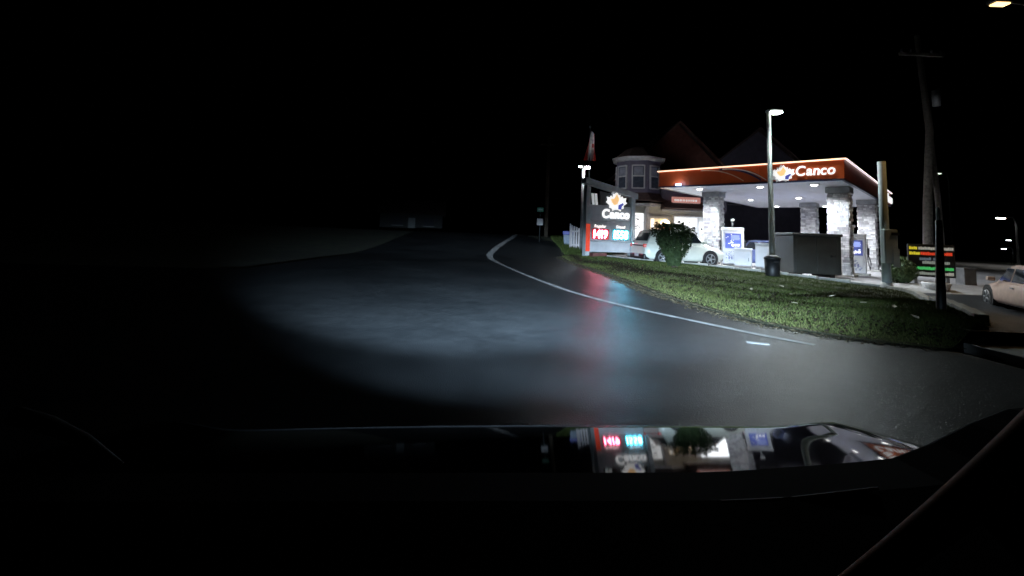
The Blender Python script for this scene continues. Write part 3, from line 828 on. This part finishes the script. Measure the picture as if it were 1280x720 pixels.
# dark skip
t = thing('waste_container', 'large dark metal waste container standing before a stone column', 'container', (12.05, 19.55, .03), R(-3))
binm = mat('container_green', (.026, .029, .026), .55, var=.35, scale=2, bump=.2)
MB().box(0, 1.97, 0, 1.5, .12, 1.72, .03).build('body', binm, t)
for k in range(3): MB().box(.1 + k * .85, .17 + k * .85, -.03, -.002, .14, 1.66, .01).build('rib', binm, t)
MB().box(-.05, 2.02, -.06, 1.56, 1.722, 1.84, .025).build('lid', darkmetal, t)
MB().box(1.5, 1.7, -.1, -.012, .85, .95, .01).build('handle', black, t)
for x in (.2, 1.55):
    MB().box(x, x + .2, .1, 1.4, -.05, .118).build('skid', black, t)

t = thing('litter_bin', 'small black litter bin beside the waste container', 'bin', (9.75, 17.1, lotz(9.75, 17.1) - .02), 0)
MB().tube([(0, 0, 0), (0, 0, .04), (0, 0, .62)], [.22, .24, .27], 16).build('body', black, t)
MB().tube([(0, 0, .622), (0, 0, .70), (0, 0, .78)], [.29, .27, .12], 16).build('lid', black, t)
MB().box(-.1, .1, -.285, -.26, .5, .58).build('opening', rubber, t)

# ------------------------------------------------------------------ forecourt light pole
lz = lotz(11.0, 19.2)
t = thing('forecourt_light', 'tall grey pole with bright white lamp head before the canopy', 'lamp post', (10.98, 19.25, lz))
MB().tube([(0, 0, 0), (0, 0, .5), (-.1, 0, 7.0 - lz)], [.13, .12, .08], 12).build('pole', mat('pole_galvanised', (.13, .145, .135), .5, .3, var=.2), t)
MB().box(-.2, .2, -.2, .2, -.1, .06, .01).build('base_plate', grey, t)
hd = MB().box(-.16, .42, -.2, .16, 6.98 - lz, 7.1 - lz, .03).build('lamp_head', grey, t)
MB().box(-.08, .38, -.23, .12, 6.92 - lz, 6.978 - lz, .02).build('lens', mat('flood_lens', (.9, .9, .9), .5, emit=(.93, 1, .93), estr=45), hd)
lamp('flood_lamp', 'SPOT', 1150, (.84, .98, 1.0), (.3, -.5, 6.9 - lz), t, (-.6, -3.5, 0), spot_size=R(115), spot_blend=.7, shadow_soft_size=.15)

# ------------------------------------------------------------------ round shrub and hedge
def leafy(name, label, cat, loc, shape, n, size, material, stems):
    t = thing(name, label, cat, loc)
    tris = []
    for _ in range(n):
        c, nrm = shape()
        q = (nrm + Vector((random.gauss(0, .6), random.gauss(0, .6), random.gauss(0, .6)))).normalized()
        a = q.orthogonal().normalized(); a.rotate(Matrix.Rotation(random.uniform(0, 6.28), 3, q)); b = q.cross(a)
        s = size * random.uniform(.6, 1.5)
        tris.append((c + a * s, c + b * s * .5, c - a * s, c - b * s * .5))
    f = tri_soup('foliage', tris, material, t)
    mb = MB()
    for s in stems: mb.tube(s, [.04, .025, .012], 6)
    mb.build('stem', bark, t)
    return t
SPRIGS = [(random.uniform(0, 6.28), random.uniform(.35, 1.0), random.uniform(.1, .3)) for _ in range(26)]
def shrub_shape():
    while True:
        if random.random() < .12:      # loose shoots standing out of the crown
            a, z, ln = random.choice(SPRIGS); t = random.random()
            r0 = (.16 + .70 * z ** .9) * (1 if z < .72 else math.sqrt(max(0, 1 - ((z - .72) / .30) ** 2)))
            r = r0 * .9 + ln * t
            return Vector((r * math.cos(a) - .12 * z + random.gauss(0, .02), r * math.sin(a) + random.gauss(0, .02), .05 + z * 1.68 + ln * t * .5 + random.gauss(0, .02))), Vector((math.cos(a), math.sin(a), .5)).normalized()
        a = random.uniform(0, 6.283); z = random.uniform(.0, 1)
        # narrow foot, broad rounded top leaning to the left
        prof = (.16 + .70 * z ** .9) * (1 if z < .72 else math.sqrt(max(0, 1 - ((z - .72) / .30) ** 2)))
        lump = 1 + .16 * math.sin(a * 3 + z * 5) + .14 * math.sin(a * 5 - z * 9) + .10 * math.sin(a * 9 + z * 17)
        r = prof * lump * random.uniform(.55, 1.04) ** .6
        if r <= .01: continue
        return Vector((r * math.cos(a) * 1.05 - .12 * z, r * math.sin(a), .05 + z * 1.68)), Vector((math.cos(a), math.sin(a), .5)).normalized()
leafm = mat('shrub_leaf', (.045, .07, .025), .7, col2=(.022, .036, .014), scale=5, spec=.2)
leafy('round_shrub', 'dark green round-topped shrub standing in front of the white hatchback', 'shrub', (6.72, 18.8, .27), shrub_shape, 8000, .045, leafm,
      [[(random.uniform(-.1, .1), random.uniform(-.1, .1), -.1), (random.uniform(-.2, .2), random.uniform(-.2, .2), .6), (random.uniform(-.5, .4), random.uniform(-.4, .4), 1.3)] for _ in range(7)])
def hedge_shape():
    d = Vector((random.gauss(0, 1), random.gauss(0, 1), random.gauss(0, 1))).normalized()
    r = random.uniform(.6, 1.05)
    return Vector((d.x * .62 * r, d.y * .5 * r, .5 + d.z * .52 * r)), d
leafl = mat('hedge_leaf', (.10, .16, .06), .55, col2=(.06, .10, .035), scale=5)
for k, (x, y, lab) in enumerate([(15.75, 18.6, 'light green low shrub behind the grey pole with cabinet'), (17.6, 20.6, 'light green low shrub behind the coloured message board')]):
    leafy('low_shrub', lab, 'shrub', (x, y, lotz(x, y) - .02), hedge_shape, 2600, .05, leafl,
          [[(0, 0, 0), (random.uniform(-.2, .2), random.uniform(-.2, .2), .4), (random.uniform(-.4, .4), random.uniform(-.3, .3), .8)] for _ in range(5)])

# ------------------------------------------------------------------ grey pole with meter cabinet
gx, gy = 12.72, 15.55
gz = lotz(gx, gy)
t = thing('meter_pole', 'stout grey pole carrying a tall grey meter cabinet at the bank corner', 'pole', (gx, gy, gz))
galv = mat('pole_grey_green', (.50, .57, .58), .6, var=.2, scale=3)
MB().tube([(0, 0, -.2), (-.06, 0, 4.32 - gz)], [.14, .12], 14).build('pole', galv, t)
MB().box(-.27, .17, -.3, -.10, .85 - gz, 2.0 - gz, .025).build('cabinet', galv, t)
MB().box(-.05, .2, -.325, -.302, 1.8 - gz, 1.9 - gz, .004).build('label_plate', black, t)
MB().box(-.02, .2, -.32, -.302, .75 - gz, 1.35 - gz, .01).build('lower_box', galv, t)
for z in (.95, 1.85): MB().tube([(-.16, -.02, z - gz), (0, .16, z - gz), (.16, -.02, z - gz)], .02, 6).build('strap', grey, t)
MB().tube([(0, 0, -.25), (0, 0, .1), (0, 0, .35)], [.22, .22, .15], 14).build('collar', kerbmat, t)

# ------------------------------------------------------------------ coloured message board
t = thing('message_board', 'black message board with rows of coloured lit lettering beside the exit', 'sign', (16.3, 18.85, 0), R(-24))
MB().box(0, 2.05, -.06, .06, .28, 1.58, .015).build('board', black, t)
MB().box(.25, .38, -.05, .05, -.4, .278).build('leg', grey, t); MB().box(1.65, 1.78, -.05, .05, -.4, .278).build('leg', grey, t)
t.scale.x = .72
rowsm = {'y': ('row_yellow', (1, .85, .05)), 'w': ('row_white', (.85, .85, .75)), 'r': ('row_red', (1, .08, .03)), 'b': ('row_blue', (.25, .32, .4)), 'g': ('row_green', (.10, .75, .2)), 'd': ('row_dim', (.55, .62, .55))}
def rowmat(k): return mat(rowsm[k][0], tuple(c * .5 for c in rowsm[k][1]), .6, emit=rowsm[k][1], estr=.28 if k in 'wbd' else .5)
for (z, segs) in ((1.42, [('y', .05, .42), ('w', .46, 1.28), ('w', 1.4, 1.98)]), (1.21, [('y', .05, .52), ('r', .55, 1.30), ('r', 1.42, 1.95)]), (1.00, [('b', .5, 1.0), ('b', 1.1, 1.5)]), (.86, [('d', .62, 1.2), ('d', 1.3, 1.8)]), (.62, [('y', .08, .26), ('g', .30, 1.25), ('g', 1.35, 1.95)]), (.42, [('d', .3, 1.2), ('w', 1.35, 1.95)])):
    for (k, a, b) in segs:
        mb = MB(); x = a
        while x < b - .03:
            L = min(random.uniform(.05, .11), b - x); mb.box(x, x + L, -.075, -.062, z - .065 + random.uniform(0, .012), z + .065 - random.uniform(0, .03)); x += L + .014
        mb.build('lettering_row', rowmat(k), t)
t = thing('planter', 'white round concrete planter at the foot of the message board', 'planter', (15.25, 16.5, -.12))
MB().tube([(0, 0, 0), (0, 0, .08), (0, 0, .3), (0, 0, .34)], [.28, .34, .42, .40], 20).build('tub', white, t)
MB().tube([(0, 0, .30), (0, 0, .345)], .37, 20).build('soil', bark, t)
MB().tube([(0, 0, .34), (.02, 0, .6), (0, .02, .8)], [.02, .015, .01], 6).build('stem', bark, t)
t = thing('utility_cabinet', 'small grey utility cabinet standing past the message board', 'cabinet', (18.7, 18.9, 0.0))
MB().box(-.25, .25, -.2, .2, -.3, .62, .02).build('body', grey, t); MB().box(-.28, .28, -.23, .23, .622, .68, .01).build('lid', grey, t)

# ------------------------------------------------------------------ poles on the right
t = thing('utility_pole', 'tall weathered wooden utility pole with crossarm behind the message board', 'utility pole', (23.6, 26.0, 0))
MB().tube([(0, 0, -.3), (.15, 0, 4), (.42, 0, 8.2), (-.1, 0, 13.9)], [.24, .22, .19, .13], 12).build('pole', greywood, t)
MB().box(-1.3, 1.3, -.2, -.08, 12.6, 12.78, .01).build('crossarm', greywood, t)
for x in (-1.15, -.6, .6, 1.15): MB().tube([(x, -.14, 12.78), (x, -.14, 12.9), (x, -.14, 13.0)], [.03, .06, .04], 8).build('insulator', grey, t)
MB().tube([(.9, 0, -.3), (.75, 0, 4), (.44, -.05, 7.6)], [.15, .14, .12], 10).build('brace_pole', greywood, t)
MB().tube([(.6, -.3, 9.6), (.6, -.3, 10.5)], .2, 12).build('transformer', grey, t)

t = thing('marker_post', 'dark slender post with white reflective top at the bank end', 'post', (7.70, 8.25, .0))
MB().tube([(0, 0, -.2), (0, 0, .3), (.02, 0, 1.92)], [.085, .075, .05], 10).build('post', black, t)
MB().tube([(.02, 0, 1.9), (.02, 0, 1.95), (.02, 0, 2.12), (.02, 0, 2.16)], [.03, .035, .035, .015], 10).build('reflective_cap', mat('cap_white', (.6, .6, .58), .6), t)

# street lamps
def street_lamp(label, loc, height, arm, color, power, estr, spot=150, size=.5):
    t = thing('street_lamp', label, 'street lamp', loc, 0)
    MB().tube([(arm[0], arm[1], -.3), (arm[0], arm[1], height * .9), (arm[0] * .8, arm[1] * .8, height + .15), (0, 0, height + .1)], [.13, .09, .05, .04], 10).build('pole', darkmetal, t)
    hd = MB().box(-size * .6, size * .6, -.16, .16, height, height + .14, .03).build('lamp_head', darkmetal, t)
    key = 'street_lens_%.2f_%.1f' % (color[2], estr)
    MB().box(-size * .45, size * .45, -.12, .12, height - .05, height - .002, .015).build('lens', mat(key, (.9, .9, .9), .5, emit=color, estr=estr), hd)
    if power: lamp('street_light', 'SPOT', power, color, (0, 0, height - .1), t, (0, -.01, 0), spot_size=R(spot), spot_blend=.25, shadow_soft_size=.15)
    return t
street_lamp('tall street lamp with warm yellow light over the side street', (15.36, 14, 0), 9.3, (2.6, .5), (1, .62, .24), 380, 3.2, spot=108)
street_lamp('distant white street lamp beyond the pale car', (48.25, 45, 0), 4.7, (1.5, 0), (1, .97, .9), 150, 30, size=.8)
street_lamp('far pale street lamp low above the side street, upper of two', (65.2, 60, 0), 2.95, (1.2, 0), (.95, .97, 1), 0, 12)
street_lamp('far pale street lamp low above the side street, lower of two', (64.95, 60.4, 0), 1.8, (1.2, 0), (.95, .97, 1), 0, 12)
street_lamp('far street lamp high beside the wooden utility pole', (56.2, 60, 0), 11.4, (1.5, 0), (.9, 1, .9), 0, 4, size=1.0)

# ------------------------------------------------------------------ street name post, bin and gate on the rise
t = thing('street_name_post', 'dark post with green street name plate and white notice on the rise', 'sign post', (2.16, 34, hill(2.16, 34) - .2))
b0 = hill(2.16, 34) - .2
MB().tube([(0, .03, 0), (0, .03, 3.3 - b0)], .03, 8).build('post', darkmetal, t)
MB().box(-.24, .24, -.02, -.0, 3.02 - b0, 3.32 - b0, .004).build('name_plate', mat('plate_green', (.10, .42, .25), .4, var=.1), t)
MB().box(-.16, .16, -.026, -.021, 3.12 - b0, 3.22 - b0).build('name_marks', mat('plate_marks', (.7, .8, .75), .5), t)
MB().box(-.22, .22, -.02, -.0, 2.02 - b0, 2.5 - b0, .004).build('notice_plate', mat('plate_white', (.62, .6, .6), .4), t)
t = thing('roadside_pole', 'dark wooden pole behind the street name post', 'pole', (3.1, 40, 1.0))
MB().tube([(0, 0, -.3), (0, 0, 9)], [.18, .13], 10).build('pole', bark, t)
MB().box(-.7, .7, -.06, .06, 8.2, 8.34).build('crossarm', bark, t)

bx_, by_ = 4.15, 32.6
bz = hill(bx_, by_) - .15
t = thing('blue_bin', 'grey waste bin with a blue lid on the rise beyond the price board', 'bin', (bx_, by_, bz), R(-10))
MB().loft([[(-.3, -.3, .1), (.3, -.3, .1), (.3, .3, .1), (-.3, .3, .1)], [(-.36, -.38, .86), (.36, -.38, .86), (.36, .38, .86), (-.36, .38, .86)]]).build('body', mat('bin_grey', (.22, .26, .33), .6), t)
MB().box(-.40, .40, -.43, .42, .862, 1.12, .04).build('lid', mat('bin_blue', (.10, .11, .42), .5), t)
for s in (-1, 1): MB().tube([(s * .24, .28, .1), (s * .32, .28, .1)], .1, 12).build('wheel', rubber, t)
gx_, gy_ = 4.45, 30.6
gz_ = hill(gx_, gy_) - .2
t = thing('picket_gate', 'pale picket gate leaning behind the price board', 'gate', (gx_, gy_, gz_), R(-15))
pale = mat('picket_pale', (.55, .48, .48), .6)
for k in range(6):
    MB().box(-.42 + k * .16, -.31 + k * .16, -.02, .02, .1, 1.75 - .06 * k, .008).build('picket', pale, t)
for z in (.4, 1.3): MB().box(-.42, .58, .022, .06, z, z + .1, .006).build('rail', pale, t)
MB().box(-.5, -.43, -.04, .06, -.2, 1.85, .01).build('post', pale, t)
t = thing('red_planter_box', 'dark red planter box at the foot of the price board', 'planter', (4.15, 23.9, .1), R(20))
MB().box(-.1, .75, -.5, -.12, -.1, .42, .02).build('box', mat('planter_red', (.10, .03, .025), .7), t)
MB().box(-.06, .71, -.46, -.16, .38, .44).build('soil', bark, t)

# gabled house behind the canopy
gh = thing('gabled_house', 'dark gabled house rising unlit behind the canopy roof', 'house', (25.5, 47, 0))
MB().box(-6, 6, 0, 9, -.3, 8.2).build('wall', siding, gh)
MB().prism([(-6, 8.203), (6, 8.203), (0, 13.0)], .1, 9).build('gable_wall', siding, gh)
for s_ in (-1, 1): MB().prism([(0, 13.02), (s_ * 6.4, 7.9), (s_ * 6.4, 8.15), (0, 13.3)], -.5, 9.4).build('roof', roofm, gh)
for x in (-3.2, 2.0):
    w = MB().box(x, x + 1.2, -.05, -.002, 5.2, 6.9).build('window', winglass, gh); MB().box(x - .1, x + 1.3, -.09, -.052, 5.08, 5.2).build('sill', trimm, w)

# dim house across the road
hs = thing('roadside_house', 'low dim house with pitched roof across the dark road', 'house', (-13.0, 60, .9), R(8))
MB().box(-4, 4, 0, 6, -.5, 2.4).build('wall', mat('house_wall', (.025, .025, .025), .9, var=.3), hs)
MB().prism([(-.5, 2.402), (3, 4.4), (6.5, 2.402)], -4.4, 4.4, 'x').build('roof', roofm, hs)
for x in (-2.4, 1.6):
    w = MB().box(x, x + 1.3, -.06, -.002, .9, 2.0).build('window', mat('house_window', (.03, .03, .035), .7, spec=.1), hs)
    MB().box(x - .08, x + 1.38, -.1, -.062, .8, .9).build('sill', darkmetal, w)
MB().box(-.4, .5, -.06, -.002, -.4, 1.9).build('door', darkmetal, hs)

# ------------------------------------------------------------------ our own car: bonnet, dashboard, headlights
ego = thing('camera_car', 'dark car whose glossy bonnet and black dashboard fill the foreground', 'car', (0, 0, 0))
gloss = mat('bonnet_paint', (.004, .005, .008), .04, var=.1, coat=0.0, spec=.22)
gloss.node_tree.nodes['Principled BSDF'].inputs['Coat Roughness'].default_value = .015
LEAN = .039
def hood_z(x, y):
    z = .945 - .190 * (y - .95) - .0225 * (y - .95) ** 2
    if y > 1.33: z -= .9 * (y - 1.33) ** 1.5
    z += LEAN * (x - .18) - .012 * (x - .2) ** 2
    z += .015 * math.exp(-((x - .93) / .10) ** 2) + .03 * math.exp(-((x + .95) / .12) ** 2)
    if x > .95: z -= 3.0 * (x - .95) ** 1.5
    if x < -1.0: z -= 1.2 * (-1.0 - x) ** 1.5
    return z
rows_ = []
for j in range(46):
    y = .78 + j * (1.95 - .78) / 45
    rows_.append([Vector((-1.15 + i * 2.22 / 60, y, hood_z(-1.15 + i * 2.22 / 60, y))) for i in range(61)])
MB().loft(rows_, closed=False, caps=False, smooth=True).build('bonnet', gloss, ego)
dashm = mat('dash_black', (.006, .006, .006), .85, var=.2, spec=.15)
prof = [(.80, 0.0), (.79, .006), (.70, .012), (.5, -.02), (.25, -.12), (.2, -.4)]
rings = []
for i in range(41):
    x = -1.3 + i * 2.6 / 40
    e = 1.0 + LEAN * x + .02 * sm(.3, .7, x) + .085 * sm(.62, .88, x)
    rings.append([(x, y, e + dz) for y, dz in prof] + [(x, .8, .6)])
MB().loft(rings, smooth=False).build('dashboard', dashm, ego)
wiper = mat('wiper_streak_grey', (.10, .10, .10), .6, var=.2)
MB().tube([(-.10, .70, 1.006), (.02, .70, 1.009), (.14, .70, 1.013), (.27, .70, 1.018), (.42, .70, 1.030), (.55, .70, 1.050)], [.002, .003, .003, .003, .003, .002], 6).build('wiper', wiper, ego)
MB().tube([(-.86, .84, 1.045), (-.80, .84, 1.032), (-.73, .84, 1.008), (-.66, .84, .972)], [.016, .015, .010, .002], 8).build('reflection_streak', wiper, ego)  # blade shape added for a dim interior reflection at the left
trimb = mat('trim_lamp_orange', (.62, .20, .04), .7, var=.4, scale=9)  # orange of the street lamp's light put into the trim colour
MB().tube([(.32 + .34 * k / 16, .5 + .05 * (k / 16), 1.028 + .30 * (k / 16) ** 1.0 * .55 + .03 * (k / 16) ** 2 - .004) for k in range(17)], [.010 + .018 * k / 16 for k in range(17)], 16).build('pillar_trim', trimb, ego)
for s in (-1, 1):
    hl = MB().box(s * .66 - .16, s * .66 + .16, 1.86, 1.96, .40, .52, .03).build('headlight', mat('own_lens', (.6, .6, .6), .2), ego)
    l = lamp('headlight_beam', 'SPOT', 22000, (.58, .79, 1.0), (s * .66, 2.06, .60), ego, (s * .66 + (-.1 if s < 0 else 2.2), 14.06, -.17), spot_size=R(15), spot_blend=1.0, shadow_soft_size=.05)
    l.scale = (5.5, 1, 1)
    l = lamp('headlight_spill', 'SPOT', 1500, (.58, .79, 1.0), (s * .66, 2.06, .60), ego, (s * .66 + 1.5, 12.0, -.35), spot_size=R(27), spot_blend=1.0, shadow_soft_size=.05)
    l.scale = (4.2, 1, 1)
